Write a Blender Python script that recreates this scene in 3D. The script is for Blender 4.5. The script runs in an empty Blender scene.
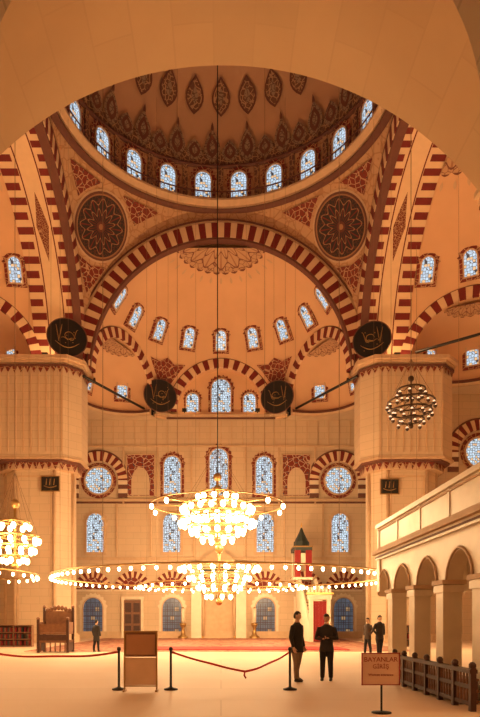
import bpy, math, random
from mathutils import Vector, Matrix
random.seed(3)
pi=math.pi
V=Vector
def T(x,y,z): return Matrix.Translation((x,y,z))
def RZ(a): return Matrix.Rotation(a,4,'Z')
def RX(a): return Matrix.Rotation(a,4,'X')
scn=bpy.context.scene
try:
    scn.view_settings.view_transform='Standard'
    scn.view_settings.look='None'
except Exception as e: print(e)

# ---------------------------------------------------------------- materials
class NB:
    def __init__(s,name):
        s.mat=bpy.data.materials.new(name); s.mat.use_nodes=True
        s.nt=s.mat.node_tree; s.b=s.nt.nodes['Principled BSDF']
    def n(s,t): return s.nt.nodes.new(t)
    def put(s,sock,val):
        if isinstance(val,bpy.types.NodeSocket): s.nt.links.new(val,sock)
        elif val is not None:
            if isinstance(val,(tuple,list)) and len(val)==3 and sock.type=='RGBA': val=(*val,1)
            sock.default_value=val
    def m(s,op,a,b=None,c=None):
        n=s.n('ShaderNodeMath'); n.operation=op
        s.put(n.inputs[0],a)
        if b is not None: s.put(n.inputs[1],b)
        if c is not None: s.put(n.inputs[2],c)
        return n.outputs[0]
    def mix(s,f,a,b):
        n=s.n('ShaderNodeMix'); n.data_type='RGBA'
        s.put(n.inputs[0],f); s.put(n.inputs[6],a); s.put(n.inputs[7],b)
        return n.outputs[2]
    def uv(s):
        n=s.n('ShaderNodeUVMap'); n.uv_map='UVMap'
        return n.outputs[0]
    def uvxy(s):
        sp=s.n('ShaderNodeSeparateXYZ'); s.put(sp.inputs[0],s.uv())
        return sp.outputs[0],sp.outputs[1]
    def obj(s):
        return s.n('ShaderNodeTexCoord').outputs['Object']
    def noise(s,scale,detail=3,vec=None):
        n=s.n('ShaderNodeTexNoise'); n.inputs['Scale'].default_value=scale; n.inputs['Detail'].default_value=detail
        s.put(n.inputs['Vector'],vec if vec is not None else s.obj())
        return n.outputs['Fac']
    def vor(s,scale,feature='DISTANCE_TO_EDGE',vec=None,rnd=1.0):
        n=s.n('ShaderNodeTexVoronoi'); n.feature=feature
        n.inputs['Scale'].default_value=scale; n.inputs['Randomness'].default_value=rnd
        s.put(n.inputs['Vector'],vec if vec is not None else s.obj())
        return n.outputs
    def out(s,col,rough=0.8,metal=0.0,bump=None,bstr=0.2):
        s.put(s.b.inputs['Base Color'],col); s.put(s.b.inputs['Roughness'],rough); s.put(s.b.inputs['Metallic'],metal)
        if bump is not None:
            bn=s.n('ShaderNodeBump'); bn.inputs['Strength'].default_value=bstr; bn.inputs['Distance'].default_value=0.03
            s.put(bn.inputs['Height'],bump); s.nt.links.new(bn.outputs[0],s.b.inputs['Normal'])
        return s.mat

def m_plain(name,c,rough=0.7,metal=0.0,var=0.12,scale=3.0):
    b=NB(name); f=b.noise(scale)
    d=tuple(x*(1-var*2) for x in c); l=tuple(min(1,x*(1+var)) for x in c)
    return b.out(b.mix(f,d,l),rough,metal)
def m_stone(name,c,bw=1.3,bh=0.55,line=0.7,rough=0.75):
    b=NB(name)
    br=b.n('ShaderNodeTexBrick'); b.put(br.inputs['Vector'],b.uv())
    br.inputs['Scale'].default_value=1; br.inputs['Brick Width'].default_value=bw; br.inputs['Row Height'].default_value=bh
    br.inputs['Mortar Size'].default_value=0.018; br.inputs['Mortar Smooth'].default_value=0.3
    br.inputs['Color1'].default_value=(*c,1); br.inputs['Color2'].default_value=(*[x*0.92 for x in c],1)
    br.inputs['Mortar'].default_value=(*[x*line for x in c],1)
    n1=b.noise(0.35,5); n2=b.noise(3.0,4)
    f=b.m('MULTIPLY',n1,0.6)
    col=b.mix(f,br.outputs['Color'],tuple(x*0.55 for x in c))
    col=b.mix(b.m('MULTIPLY',n2,0.25),col,tuple(x*0.7 for x in c))
    return b.out(col,rough,0,n2,0.08)
RED=(0.17,0.014,0.012); CREAM=(0.80,0.58,0.36)
def m_stripe(name,red=RED,cream=CREAM,soffit=False):
    b=NB(name); u,v=b.uvxy()
    fr=b.m('FRACT',v); st=b.m('LESS_THAN',fr,0.52)
    nz=b.noise(2.5,4)
    r=b.mix(nz,tuple(x*0.7 for x in red),tuple(x*1.3 for x in red))
    c=b.mix(nz,tuple(x*0.85 for x in cream),cream)
    if soffit:
        edge=b.m('ABSOLUTE',b.m('SUBTRACT',u,0.5))
        alt=b.m('MULTIPLY',b.m('LESS_THAN',b.m('FRACT',b.m('MULTIPLY',v,0.5)),0.5),0.05)
        lim=b.m('GREATER_THAN',edge,b.m('ADD',alt,0.19))
        st=b.m('MULTIPLY',st,lim)
        vv=b.m('ABSOLUTE',b.m('SUBTRACT',b.m('FRACT',b.m('MULTIPLY',v,0.1)),0.5))
        loz=b.m('ADD',b.m('MULTIPLY',edge,1.0),b.m('MULTIPLY',vv,0.5))
        l1=b.m('LESS_THAN',loz,0.12)
        col=b.mix(st,c,r)
        vo=b.vor(7)[0]
        orn=b.mix(b.m('LESS_THAN',vo,0.06),(0.16,0.03,0.02),(0.45,0.27,0.14))
        col=b.mix(l1,col,orn)
        ln=b.m('LESS_THAN',b.m('ABSOLUTE',b.m('SUBTRACT',edge,0.17)),0.012)
        col=b.mix(ln,col,tuple(x*0.8 for x in red))
        return b.out(col,0.75)
    return b.out(b.mix(st,c,r),0.7)
def m_arab(name,bg,fg,scale=3.0,th=0.06,acc=None):
    b=NB(name); o=b.vor(scale)
    f=b.m('LESS_THAN',o[0],th)
    o2=b.vor(scale*1.9,'F1')
    g=b.m('LESS_THAN',o2['Distance'],0.22)
    col=b.mix(f,bg,fg)
    col=b.mix(g,col,acc if acc else fg)
    return b.out(col,0.75)
def m_glass(name,scale=5.0,base=(0.42,0.60,0.80),strn=0.9,rnd=0.5,lw=0.085):
    b=NB(name); o=b.vor(scale,vec=b.uv(),rnd=rnd)
    o1=b.vor(scale,'F1',vec=b.uv(),rnd=rnd)
    lead=b.m('LESS_THAN',o[0],lw)
    wn=b.n('ShaderNodeTexWhiteNoise'); b.put(wn.inputs['Vector'],o1['Position'])
    amber=b.m('GREATER_THAN',wn.outputs['Value'],0.93)
    br=b.m('ADD',b.m('MULTIPLY',wn.outputs['Value'],0.5),0.75)
    col=b.mix(amber,base,(0.70,0.42,0.20))
    col=b.mix(lead,col,(0.035,0.03,0.035))
    b.put(b.b.inputs['Base Color'],(0.05,0.05,0.05)); b.put(b.b.inputs['Emission Color'],col)
    b.put(b.b.inputs['Emission Strength'],b.m('MULTIPLY',br,strn)); b.b.inputs['Roughness'].default_value=0.3
    b.mat.cycles.emission_sampling='NONE'
    return b.mat
def m_emit(name,c,s):
    b=NB(name); b.put(b.b.inputs['Base Color'],c); b.put(b.b.inputs['Emission Color'],c); b.put(b.b.inputs['Emission Strength'],s)
    b.mat.cycles.emission_sampling='NONE'
    return b.mat
def m_rosette(name,bg,c1,c2,c3,pet=12):
    b=NB(name); u,v=b.uvxy()
    r=b.m('SQRT',b.m('ADD',b.m('MULTIPLY',u,u),b.m('MULTIPLY',v,v)))
    a=b.m('ARCTAN2',v,u)
    p1=b.m('ADD',b.m('MULTIPLY',b.m('COSINE',b.m('MULTIPLY',a,pet)),0.10),0.45)
    p2=b.m('ADD',b.m('MULTIPLY',b.m('COSINE',b.m('MULTIPLY',a,pet)),-0.09),0.76)
    l=lambda x,c,w: b.m('LESS_THAN',b.m('ABSOLUTE',b.m('SUBTRACT',x,c)),w)
    col=bg
    rays=b.m('GREATER_THAN',b.m('COSINE',b.m('MULTIPLY',a,pet*2)),0.75)
    col=b.mix(b.m('MULTIPLY',rays,b.m('LESS_THAN',r,p2)),col,c1)
    col=b.mix(l(r,p1,0.022),col,c2)
    col=b.mix(l(r,p2,0.02),col,c2)
    vo=b.vor(9,vec=b.uv())[0]
    col=b.mix(b.m('MULTIPLY',b.m('LESS_THAN',vo,0.05),b.m('GREATER_THAN',r,p2)),col,c3)
    col=b.mix(b.m('LESS_THAN',r,0.17),col,c3)
    col=b.mix(b.m('LESS_THAN',r,0.09),col,c2)
    col=b.mix(b.m('GREATER_THAN',r,0.95),col,c2)
    return b.out(col,0.7)

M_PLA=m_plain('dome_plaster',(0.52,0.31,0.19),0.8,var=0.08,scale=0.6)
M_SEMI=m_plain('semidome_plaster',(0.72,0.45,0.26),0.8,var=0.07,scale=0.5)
M_STONE=m_stone('limestone_blocks',(0.74,0.56,0.38))
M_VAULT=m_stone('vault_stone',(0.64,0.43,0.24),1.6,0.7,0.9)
M_PEND=m_arab('pendentive_paint',(0.54,0.33,0.19),(0.43,0.23,0.12),1.6,0.05)
M_STR=m_stripe('striped_voussoirs'); M_SOF=m_stripe('striped_soffit',soffit=True)
M_ARR=m_arab('red_arabesque',(0.19,0.025,0.018),(0.50,0.31,0.17),2.6,0.05,(0.07,0.05,0.05))
M_ARD=m_arab('brown_arabesque',(0.15,0.07,0.045),(0.42,0.25,0.14),3.0,0.07)
M_ARG=m_arab('grey_arabesque',(0.30,0.21,0.14),(0.13,0.07,0.05),3.2,0.06)
M_TILE=m_arab('iznik_tile',(0.20,0.026,0.020),(0.56,0.40,0.27),2.2,0.045,(0.03,0.07,0.12))
GLC=(0.56,0.70,0.82)
M_GL=m_glass('stained_glass',5.2,GLC,1.15); M_GLS=m_glass('stained_glass_small',5.2,(0.52,0.66,0.80),1.1,lw=0.065)
M_PANE=m_glass('clear_pane',2.6,(0.13,0.18,0.25),0.45,0.0)
M_RND=m_rosette('pendentive_roundel',(0.022,0.016,0.016),(0.16,0.018,0.014),(0.34,0.17,0.08),(0.12,0.03,0.02),12)
M_CAP=m_rosette('crown_rosette',(0.52,0.32,0.18),(0.36,0.18,0.10),(0.17,0.055,0.04),(0.22,0.09,0.06),14)
M_MARB=m_plain('marble',(0.80,0.68,0.52),0.45,var=0.10,scale=2.0)
M_TRIM=m_plain('trim_stone',(0.62,0.43,0.27),0.7)
M_DTRIM=m_plain('dark_trim',(0.15,0.055,0.038),0.7)
M_WOOD=m_plain('dark_wood',(0.07,0.026,0.018),0.5,var=0.25,scale=8)
M_WOODL=m_plain('brown_wood',(0.22,0.095,0.045),0.5,var=0.25,scale=8)
M_BLACK=m_plain('black_paint',(0.012,0.012,0.012),0.45)
M_IRON=m_plain('iron',(0.02,0.017,0.015),0.6,0.2)
M_WIRE=m_plain('bronze_wire',(0.22,0.13,0.08),0.6,0.2)
M_GOLD=m_plain('gilt',(0.75,0.45,0.12),0.35,0.8)
M_BRASS=m_plain('brass',(0.45,0.27,0.10),0.4,0.7)
M_DBRASS=m_plain('aged_bronze',(0.09,0.05,0.03),0.5,0.5)
M_BULB=m_emit('lit_bulb',(1.0,0.74,0.38),16.0)
M_BULBD=m_emit('dim_bulb',(1.0,0.72,0.45),1.2)
M_REDC=m_plain('red_cloth',(0.5,0.02,0.015),0.8)
M_TEAL=m_plain('dark_lead',(0.035,0.05,0.045),0.5)
M_CURT=m_plain('curtain',(0.28,0.02,0.02),0.85)
def fl():
    b=NB('floor_matting'); br=b.n('ShaderNodeTexBrick'); b.put(br.inputs['Vector'],b.uv()); c=(0.78,0.59,0.43)
    br.inputs['Scale'].default_value=1; br.inputs['Brick Width'].default_value=40; br.inputs['Row Height'].default_value=2.0
    br.inputs['Mortar Size'].default_value=0.015
    br.inputs['Color1'].default_value=(*c,1); br.inputs['Color2'].default_value=(0.75,0.56,0.40,1); br.inputs['Mortar'].default_value=(0.62,0.44,0.30,1)
    n=b.noise(0.5,5); n2=b.noise(25,3)
    col=b.mix(b.m('MULTIPLY',n,0.45),br.outputs['Color'],(0.62,0.42,0.28))
    return b.out(col,0.62,0,n2,0.1)
M_FLOOR=fl()
M_CARP=m_arab('patterned_carpet',(0.40,0.20,0.12),(0.27,0.08,0.05),1.2,0.09)

# ---------------------------------------------------------------- mesh builder
class MB:
    def __init__(s): s.v=[];s.f=[];s.m=[];s.sm=[];s.uv=[];s.mats=[]
    def mi(s,mat):
        if mat not in s.mats: s.mats.append(mat)
        return s.mats.index(mat)
    def add(s,vs,fs,mat,uvs=None,M=None,smooth=False):
        o=len(s.v); k=s.mi(mat)
        for i,p in enumerate(vs):
            p=V(p); q=(M@p) if M is not None else p
            s.v.append(q)
            s.uv.append(uvs[i] if uvs else (q.x+q.y,q.z))
        for f in fs:
            s.f.append([o+i for i in f]); s.m.append(k); s.sm.append(smooth)
    def grid(s,fn,nu,nv,mat,uvf=None,keep=None,M=None,smooth=True):
        vs=[];uvs=[] 
        for j in range(nv+1):
            for i in range(nu+1):
                u=i/nu;v=j/nv; vs.append(V(fn(u,v)))
                if uvf: uvs.append(uvf(u,v))
        fs=[]
        for j in range(nv):
            for i in range(nu):
                a=j*(nu+1)+i; f=[a,a+1,a+nu+2,a+nu+1]
                if keep:
                    c=(vs[f[0]]+vs[f[1]]+vs[f[2]]+vs[f[3]])/4
                    if not keep(c): continue
                fs.append(f)
        s.add(vs,fs,mat,uvs if uvf else None,M,smooth)
    def box(s,c,d,mat,M=None):
        x,y,z=d[0]/2,d[1]/2,d[2]/2; c=V(c)
        vs=[c+V((i*x,j*y,k*z)) for i in(-1,1) for j in(-1,1) for k in(-1,1)]
        fs=[[0,1,3,2],[4,6,7,5],[0,4,5,1],[2,3,7,6],[0,2,6,4],[1,5,7,3]]
        s.add(vs,fs,mat,None,M)
    def prism(s,poly,z0,z1,mat,M=None):
        n=len(poly)
        vs=[V((p[0],p[1],z0)) for p in poly]+[V((p[0],p[1],z1)) for p in poly]
        fs=[list(range(n))[::-1],[n+i for i in range(n)]]+[[i,(i+1)%n,n+(i+1)%n,n+i] for i in range(n)]
        s.add(vs,fs,mat,None,M)
    def lathe(s,prof,n,mat,M=None,smooth=True,a0=0,a1=2*pi):
        def fn(u,v):
            k=min(int(round(v*(len(prof)-1))),len(prof)-1); r,z=prof[k]; a=a0+(a1-a0)*u
            return (r*math.cos(a),r*math.sin(a),z)
        s.grid(fn,n,len(prof)-1,mat,None,None,M,smooth)
    def tube(s,pts,rad,n,mat,caps=True,M=None,closed=False):
        pts=[V(p) for p in pts]; N=len(pts)
        if not isinstance(rad,(list,tuple)): rad=[rad]*N
        vs=[];up=None
        for i,p in enumerate(pts):
            if closed: t=(pts[(i+1)%N]-pts[i-1])
            else: t=(pts[min(i+1,N-1)]-pts[max(i-1,0)])
            t.normalize()
            if up is None:
                up=V((0,0,1)) if abs(t.z)<0.9 else V((0,1,0))
            x=up.cross(t)
            if x.length<1e-4: x=V((1,0,0)).cross(t)
            x.normalize(); y=t.cross(x); up=y if not closed else up
            for k in range(n):
                a=2*pi*k/n; vs.append(p+(x*math.cos(a)+y*math.sin(a))*rad[i])
        fs=[]
        for i in range(N if closed else N-1):
            for k in range(n):
                j=(i+1)%N
                fs.append([i*n+k,i*n+(k+1)%n,j*n+(k+1)%n,j*n+k])
        if caps and not closed:
            fs.append(list(range(n))[::-1]); fs.append([(N-1)*n+k for k in range(n)])
        s.add(vs,fs,mat,None,M,n>4)
    def ball(s,c,r,mat,nu=8,nv=5,M=None):
        if not isinstance(r,(list,tuple)): r=(r,r,r)
        c=V(c); vs=[c+V((0,0,r[2]))]
        for j in range(1,nv):
            p=pi*j/nv
            for i in range(nu):
                a=2*pi*i/nu; vs.append(c+V((r[0]*math.sin(p)*math.cos(a),r[1]*math.sin(p)*math.sin(a),r[2]*math.cos(p))))
        vs.append(c-V((0,0,r[2]))); L=len(vs)-1; fs=[]
        for i in range(nu): fs.append([0,1+i,1+(i+1)%nu]); fs.append([L,L-nu+(i+1)%nu,L-nu+i])
        for j in range(nv-2):
            for i in range(nu):
                a=1+j*nu+i;b=1+j*nu+(i+1)%nu; fs.append([a,a+nu,b+nu,b])
        s.add(vs,fs,mat,None,M,True)
    def arcband(s,r0,r1,y0,y1,mat,pairs,M=None,n=96,a0=0,a1=pi,zc=0):
        for (ra,ya,rb,yb) in ((r0,y0,r1,y0),(r0,y1,r0,y0),(r1,y0,r1,y1)):
            def fn(u,v,ra=ra,ya=ya,rb=rb,yb=yb):
                a=a0+(a1-a0)*u; r=ra+(rb-ra)*v; y=ya+(yb-ya)*v
                return (-r*math.cos(a),y,zc+r*math.sin(a))
            s.grid(fn,n,1,mat,lambda u,v:(v,u*pairs+0.25),None,M,False)
    def loft(s,secs,n,mat,M=None):
        vs=[]
        for (c,rx,ry) in secs:
            c=V(c)
            for k in range(n):
                a=2*pi*k/n; vs.append(c+V((rx*math.cos(a),ry*math.sin(a),0)))
        N=len(secs)
        fs=[[i*n+k,i*n+(k+1)%n,(i+1)*n+(k+1)%n,(i+1)*n+k] for i in range(N-1) for k in range(n)]
        fs.append(list(range(n))[::-1]); fs.append([(N-1)*n+k for k in range(n)])
        s.add(vs,fs,mat,None,M,True)
    def mesh(s,name):
        me=bpy.data.meshes.new(name); me.from_pydata([tuple(v) for v in s.v],[],s.f)
        for m in s.mats: me.materials.append(m)
        me.polygons.foreach_set('material_index',s.m); me.polygons.foreach_set('use_smooth',s.sm)
        uvl=me.uv_layers.new(name='UVMap'); 
        data=[0.0]*(2*len(me.loops))
        for i,l in enumerate(me.loops):
            a=s.uv[l.vertex_index]; data[2*i]=a[0]; data[2*i+1]=a[1]
        uvl.data.foreach_set('uv',data); me.update()
        return me
    def obj(s,name,parent=None,M=None):
        o=bpy.data.objects.new(name,s.mesh(name)); scn.collection.objects.link(o)
        if M is not None: o.matrix_world=M
        if parent: o.parent=parent
        return o
def empty(name,loc=(0,0,0)):
    o=bpy.data.objects.new(name,None); o.location=loc; scn.collection.objects.link(o); return o
def frame(p,N,up=V((0,0,1))):
    y=V(N).normalized(); z=(V(up)-y*V(up).dot(y)).normalized(); x=y.cross(z)
    m=Matrix((x,y,z)).transposed().to_4x4(); m.translation=V(p); return m
def spatch(mb,C,R,n,t,u,pts,mat,off=0.05,rings=5,M=None,cen=(0,0),uvs=1.0):
    C=V(C);n=V(n).normalized();t=V(t).normalized();u=V(u).normalized()
    L=len(pts); vs=[];uv=[]
    for j in range(rings,0,-1):
        f=j/rings
        for p in pts:
            a=cen[0]+(p[0]-cen[0])*f; b=cen[1]+(p[1]-cen[1])*f
            vs.append(C+(R-off)*(n+t*(a/R)+u*(b/R)).normalized()); uv.append((a*uvs,b*uvs))
    vs.append(C+(R-off)*(n+t*(cen[0]/R)+u*(cen[1]/R)).normalized()); uv.append((cen[0]*uvs,cen[1]*uvs))
    fs=[]
    for j in range(rings-1):
        for i in range(L):
            fs.append([j*L+i,j*L+(i+1)%L,(j+1)*L+(i+1)%L,(j+1)*L+i])
    for i in range(L): fs.append([(rings-1)*L+i,(rings-1)*L+(i+1)%L,L*rings])
    mb.add(vs,fs,mat,uv,M,True)

# ---------------------------------------------------------------- windows
def outline(w,h,n=10,t=0.0):
    W=w+2*t; hs=h-w*0.56
    pts=[(-W/2,-t),(W/2,-t)]
    for i in range(n+1):
        a=pi*i/n
        pts.append((W/2*math.cos(a),hs+(w*0.56+t)*math.sin(a)**0.92 if 0<i<n else hs))
    return pts
def win_mesh(name,w,h,glass,border=0.28,bmat=None,frame_t=0.10,grille=False):
    mb=MB(); o0=outline(w,h); n=len(o0)
    mb.add([(x,-0.05,z) for x,z in o0],[list(range(n))[::-1]],glass,[(x,z) for x,z in o0])
    def ring(ta,ya,tb,yb,mat):
        a=outline(w,h,10,ta); b=outline(w,h,10,tb)
        vs=[(x,ya,z) for x,z in a]+[(x,yb,z) for x,z in b]
        mb.add(vs,[[i,(i+1)%n,n+(i+1)%n,n+i] for i in range(n)],mat)
    ring(0,-0.05,0,-0.14,M_TRIM); ring(0,-0.14,frame_t,-0.14,M_TRIM); ring(frame_t,-0.14,frame_t,-0.06,M_TRIM)
    if border>0:
        ring(frame_t,-0.06,frame_t+border,-0.06,bmat or M_ARR); ring(frame_t+border,-0.06,frame_t+border,0.12,bmat or M_ARR)
        ob=outline(w,h,10,frame_t+border); oc=outline(w,h,10,frame_t+border+0.16)
        for i in range(2,n-1):
            p=V(ob[i]);q=V(ob[i+1]); m=(V(oc[i])+V(oc[i+1]))/2
            mb.add([(p.x,-0.05,p.y),(q.x,-0.05,q.y),(m.x,-0.05,m.y)],[[0,1,2]],bmat or M_DTRIM)
    if grille:
        for k in (-1,0,1): mb.box((k*w/4,-0.08,h*0.42),(0.05,0.05,h*0.84),M_WOOD)
        for k in range(1,5): mb.box((0,-0.08,h*0.17*k),(w,0.05,0.05),M_WOOD)
    return mb.mesh(name)
WN=[0]
def put_win(me,M):
    WN[0]+=1
    o=bpy.data.objects.new('window_%d'%WN[0],me); o.matrix_world=M; scn.collection.objects.link(o); return o
W_DRUM=win_mesh('w_drum',1.12,1.85,M_GLS,0.22,M_ARR)
W_SEMI=win_mesh('w_semi',0.82,1.55,M_GLS,0.20,M_ARR)
W_LUNS=win_mesh('w_luns',1.05,1.75,M_GL,0.14,M_ARR)
W_LUNB=win_mesh('w_lunb',1.7,3.0,M_GL,0.18,M_ARR)
W_UP=win_mesh('w_up',1.45,3.3,M_GL,0.22,M_ARR)
W_UPC=win_mesh('w_upc',1.6,4.1,M_GL,0.25,M_ARR)
W_MID=win_mesh('w_mid',1.5,3.4,M_GL,0.16,M_TRIM)
W_GRD=win_mesh('w_grd',1.7,3.3,M_PANE,0.22,M_MARB,grille=True)

# ---------------------------------------------------------------- room shell
floor=MB()
floor.add([(-24,-4,0),(24,-4,0),(24,54,0),(-24,54,0)],[[0,1,2,3]],M_FLOOR,[(-24,-4),(24,-4),(24,54),(-24,54)])
floor.obj('floor')
cp=MB(); cp.box((0,41.2,0.012),(20,21.5,0.024),M_CARP); cp.obj('patterned_carpet')
cp=MB(); cp.box((1.0,33.2,0.045),(11.5,3.4,0.03),M_REDC); cp.obj('red_runner_carpet')

def wallgrid(name,p0,p1,z0,z1,mat):
    mb=MB(); L=(V(p1)-V(p0)).length
    mb.add([(p0[0],p0[1],z0),(p1[0],p1[1],z0),(p1[0],p1[1],z1),(p0[0],p0[1],z1)],[[0,1,2,3]],mat,[(0,z0),(L,z0),(L,z1),(0,z1)])
    return mb
YW=53.0
wallgrid('w',(-24,YW),(24,YW),0,19.7,M_STONE).obj('wall_far')
wallgrid('w',(-22,-4),(-22,54),0,19.7,M_STONE).obj('wall_left')
wallgrid('w',(22,54),(22,-4),0,19.7,M_STONE).obj('wall_right')

# main dome
ZC=34.0
D=MB()
DT=T(0,ZC,0)
def dome_fn(u,v):
    a=2*pi*u; e=v*pi/2
    return (10.2*math.cos(e)*math.cos(a),ZC+10.2*math.cos(e)*math.sin(a),34.9+9.8*math.sin(e))
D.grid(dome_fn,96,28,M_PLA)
D.lathe([(9.75,31.6),(9.75,31.75),(9.45,32.0),(9.45,32.15),(10.2,32.15)],96,M_TRIM,DT,False)
D.lathe([(10.2,32.15),(10.2,34.95)],96,M_PEND,DT)
D.lathe([(10.2,34.8),(10.0,34.85),(10.0,35.0),(10.2,35.1)],96,M_DTRIM,DT)
D.lathe([(10.3,31.55),(9.8,31.55),(9.8,31.62)],96,M_DTRIM,DT)
for k in range(24):
    a=pi/2+2*pi*k/24
    D.box((10.1,0,33.5),(0.12,0.34,2.6),M_ARD,DT@RZ(a))
    a+=pi/24
    nn=V((math.cos(a),math.sin(a),0))
    put_win(W_DRUM,frame(V((0,ZC,32.55))+nn*10.06,nn))
DC=V((0,ZC,34.9))
def dpatch(a,e,pts,mat,off,cen=(0,0)):
    n=V((math.cos(e)*math.cos(a),math.cos(e)*math.sin(a),math.sin(e)*0.97))
    t=V((math.sin(a),-math.cos(a),0)); u=V((-math.sin(e)*math.cos(a),-math.sin(e)*math.sin(a),math.cos(e)))
    spatch(D,DC,10.0,n,t,u,pts,mat,off,3,None,cen)
def leaf(w,h,k=8):
    pts=[]
    for i in range(k+1):
        t=i/k; pts.append((w*math.sin(pi*t)**0.9*(1.25-0.5*t) if 0<i<k else 0,-h+2*h*t))
    for i in range(k-1,0,-1):
        t=i/k; pts.append((-w*math.sin(pi*t)**0.9*(1.25-0.5*t),-h+2*h*t))
    return pts
for k in range(30):
    a=2*pi*(k+0.0)/30+pi/2
    dpatch(a,math.radians(25.5),leaf(0.66,1.15),M_DTRIM,0.06)
    dpatch(a,math.radians(25.5),leaf(0.54,0.98),M_ARD,0.09)
    dpatch(a,math.radians(25.5),leaf(0.22,0.5),M_ARG,0.12)
    dpatch(a+pi/30,math.radians(40),leaf(0.3,0.6),M_DTRIM,0.06)
for k in range(48):
    a=2*pi*(k+0.5)/48
    big=(k%2==0)
    h=1.15 if big else 0.8; w=0.60
    e=math.radians(7.5 if big else 5.6)
    dpatch(a,e,leaf(w,h),M_ARG,0.07); dpatch(a,e,leaf(w*0.7,h*0.7),M_DTRIM,0.10); dpatch(a,e,leaf(w*0.35,h*0.4),M_ARG,0.12)
    if big: 
        dpatch(a,math.radians(14.8),leaf(0.10,0.35),M_DTRIM,0.07)
D.lathe([(10.13,35.1),(10.02,36.0)],96,M_ARD,DT)
for k in range(144):
    a=2*pi*k/144; D.box((0,0,0),(0.04,0.04,0.55),M_DTRIM,DT@RZ(a)@T(9.6,0,32.42))
D.lathe([(9.63,32.68),(9.57,32.68),(9.57,32.75),(9.63,32.75)],96,M_DTRIM,DT,False)
# pendentives
PC=V((0,ZC,21.7)); PR=10.2*math.sqrt(2)
for q in range(4):
    a0=q*pi/2
    def pf(u,v,a0=a0):
        a=a0+u*pi/2; d=10.2/max(abs(math.cos(a)),abs(math.sin(a)))
        d=min(d,PR-0.001); r=10.2+(d-10.2)*v
        return (r*math.cos(a),ZC+r*math.sin(a),21.7+math.sqrt(max(0,PR*PR-r*r)))
    D.grid(pf,48,24,M_PEND)
    ad=a0+pi/4; r=12.35; zz=math.sqrt(PR*PR-r*r)+0.5
    n=V((r*math.cos(ad),r*math.sin(ad),zz)).normalized()
    t=V((math.sin(ad),-math.cos(ad),0)); u=t.cross(n); u=u if u.z>0 else -u
    circ=lambda R_,k=40:[(R_*math.cos(2*pi*i/k),R_*math.sin(2*pi*i/k)) for i in range(k)]
    spatch(D,PC,PR,n,t,u,circ(2.25),M_TRIM,0.06,5)
    spatch(D,PC,PR,n,t,u,circ(2.12),M_DTRIM,0.09,5)
    spatch(D,PC,PR,n,t,u,circ(1.98),M_RND,0.13,6,None,(0,0),1/1.98)
    for sg in (-1,1):
        tri=[(sg*0.9,2.45),(sg*3.9,2.75),(sg*2.3,1.0),(sg*1.8,1.7)]
        spatch(D,PC,PR,n,t,u,tri,M_ARR,0.07,4,None,(sg*2.2,2.05))
    tri=[(-1.15,-2.3),(0,-2.6),(1.15,-2.3),(0.75,-3.2),(0,-4.6),(-0.75,-3.2)]
    spatch(D,PC,PR,n,t,u,tri,M_ARR,0.07,4,None,(0,-3))
D.obj('ceiling_dome')

A=MB()
for q in range(4):
    Mq=T(0,ZC,0)@RZ(q*pi/2)
    A.arcband(9.7,10.75,10.0,10.6,M_STR,35,Mq,140,0,pi,20)
    A.arcband(9.55,9.72,10.05,10.6,M_DTRIM,1,Mq,100,0,pi,20)
    A.arcband(10.75,10.95,10.08,10.3,M_TRIM,1,Mq,100,0.12,pi-0.12,20)
    A.arcband(10.98,11.08,10.05,10.3,M_DTRIM,1,Mq,100,0.5,pi-0.5,20)
    def sf(u,v):
        a=pi*u
        p0=V((-10.7*math.cos(a),10.2,20+10.7*math.sin(a))); p1=V((-10.2*math.cos(a),10.2,21.7+10.3*math.sin(a)))
        return p0.lerp(p1,v)
    A.grid(sf,80,1,M_PEND,None,None,Mq)
for sg in (-1,1):
    def so(u,v,sg=sg):
        a=pi*u; return (sg*(10.15+3.4*v),ZC-9.7*math.cos(a),20+9.7*math.sin(a))
    A.grid(so,140,1,M_SOF,lambda u,v:(v,u*35+0.25))
A.obj('trim_great_arches')

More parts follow.
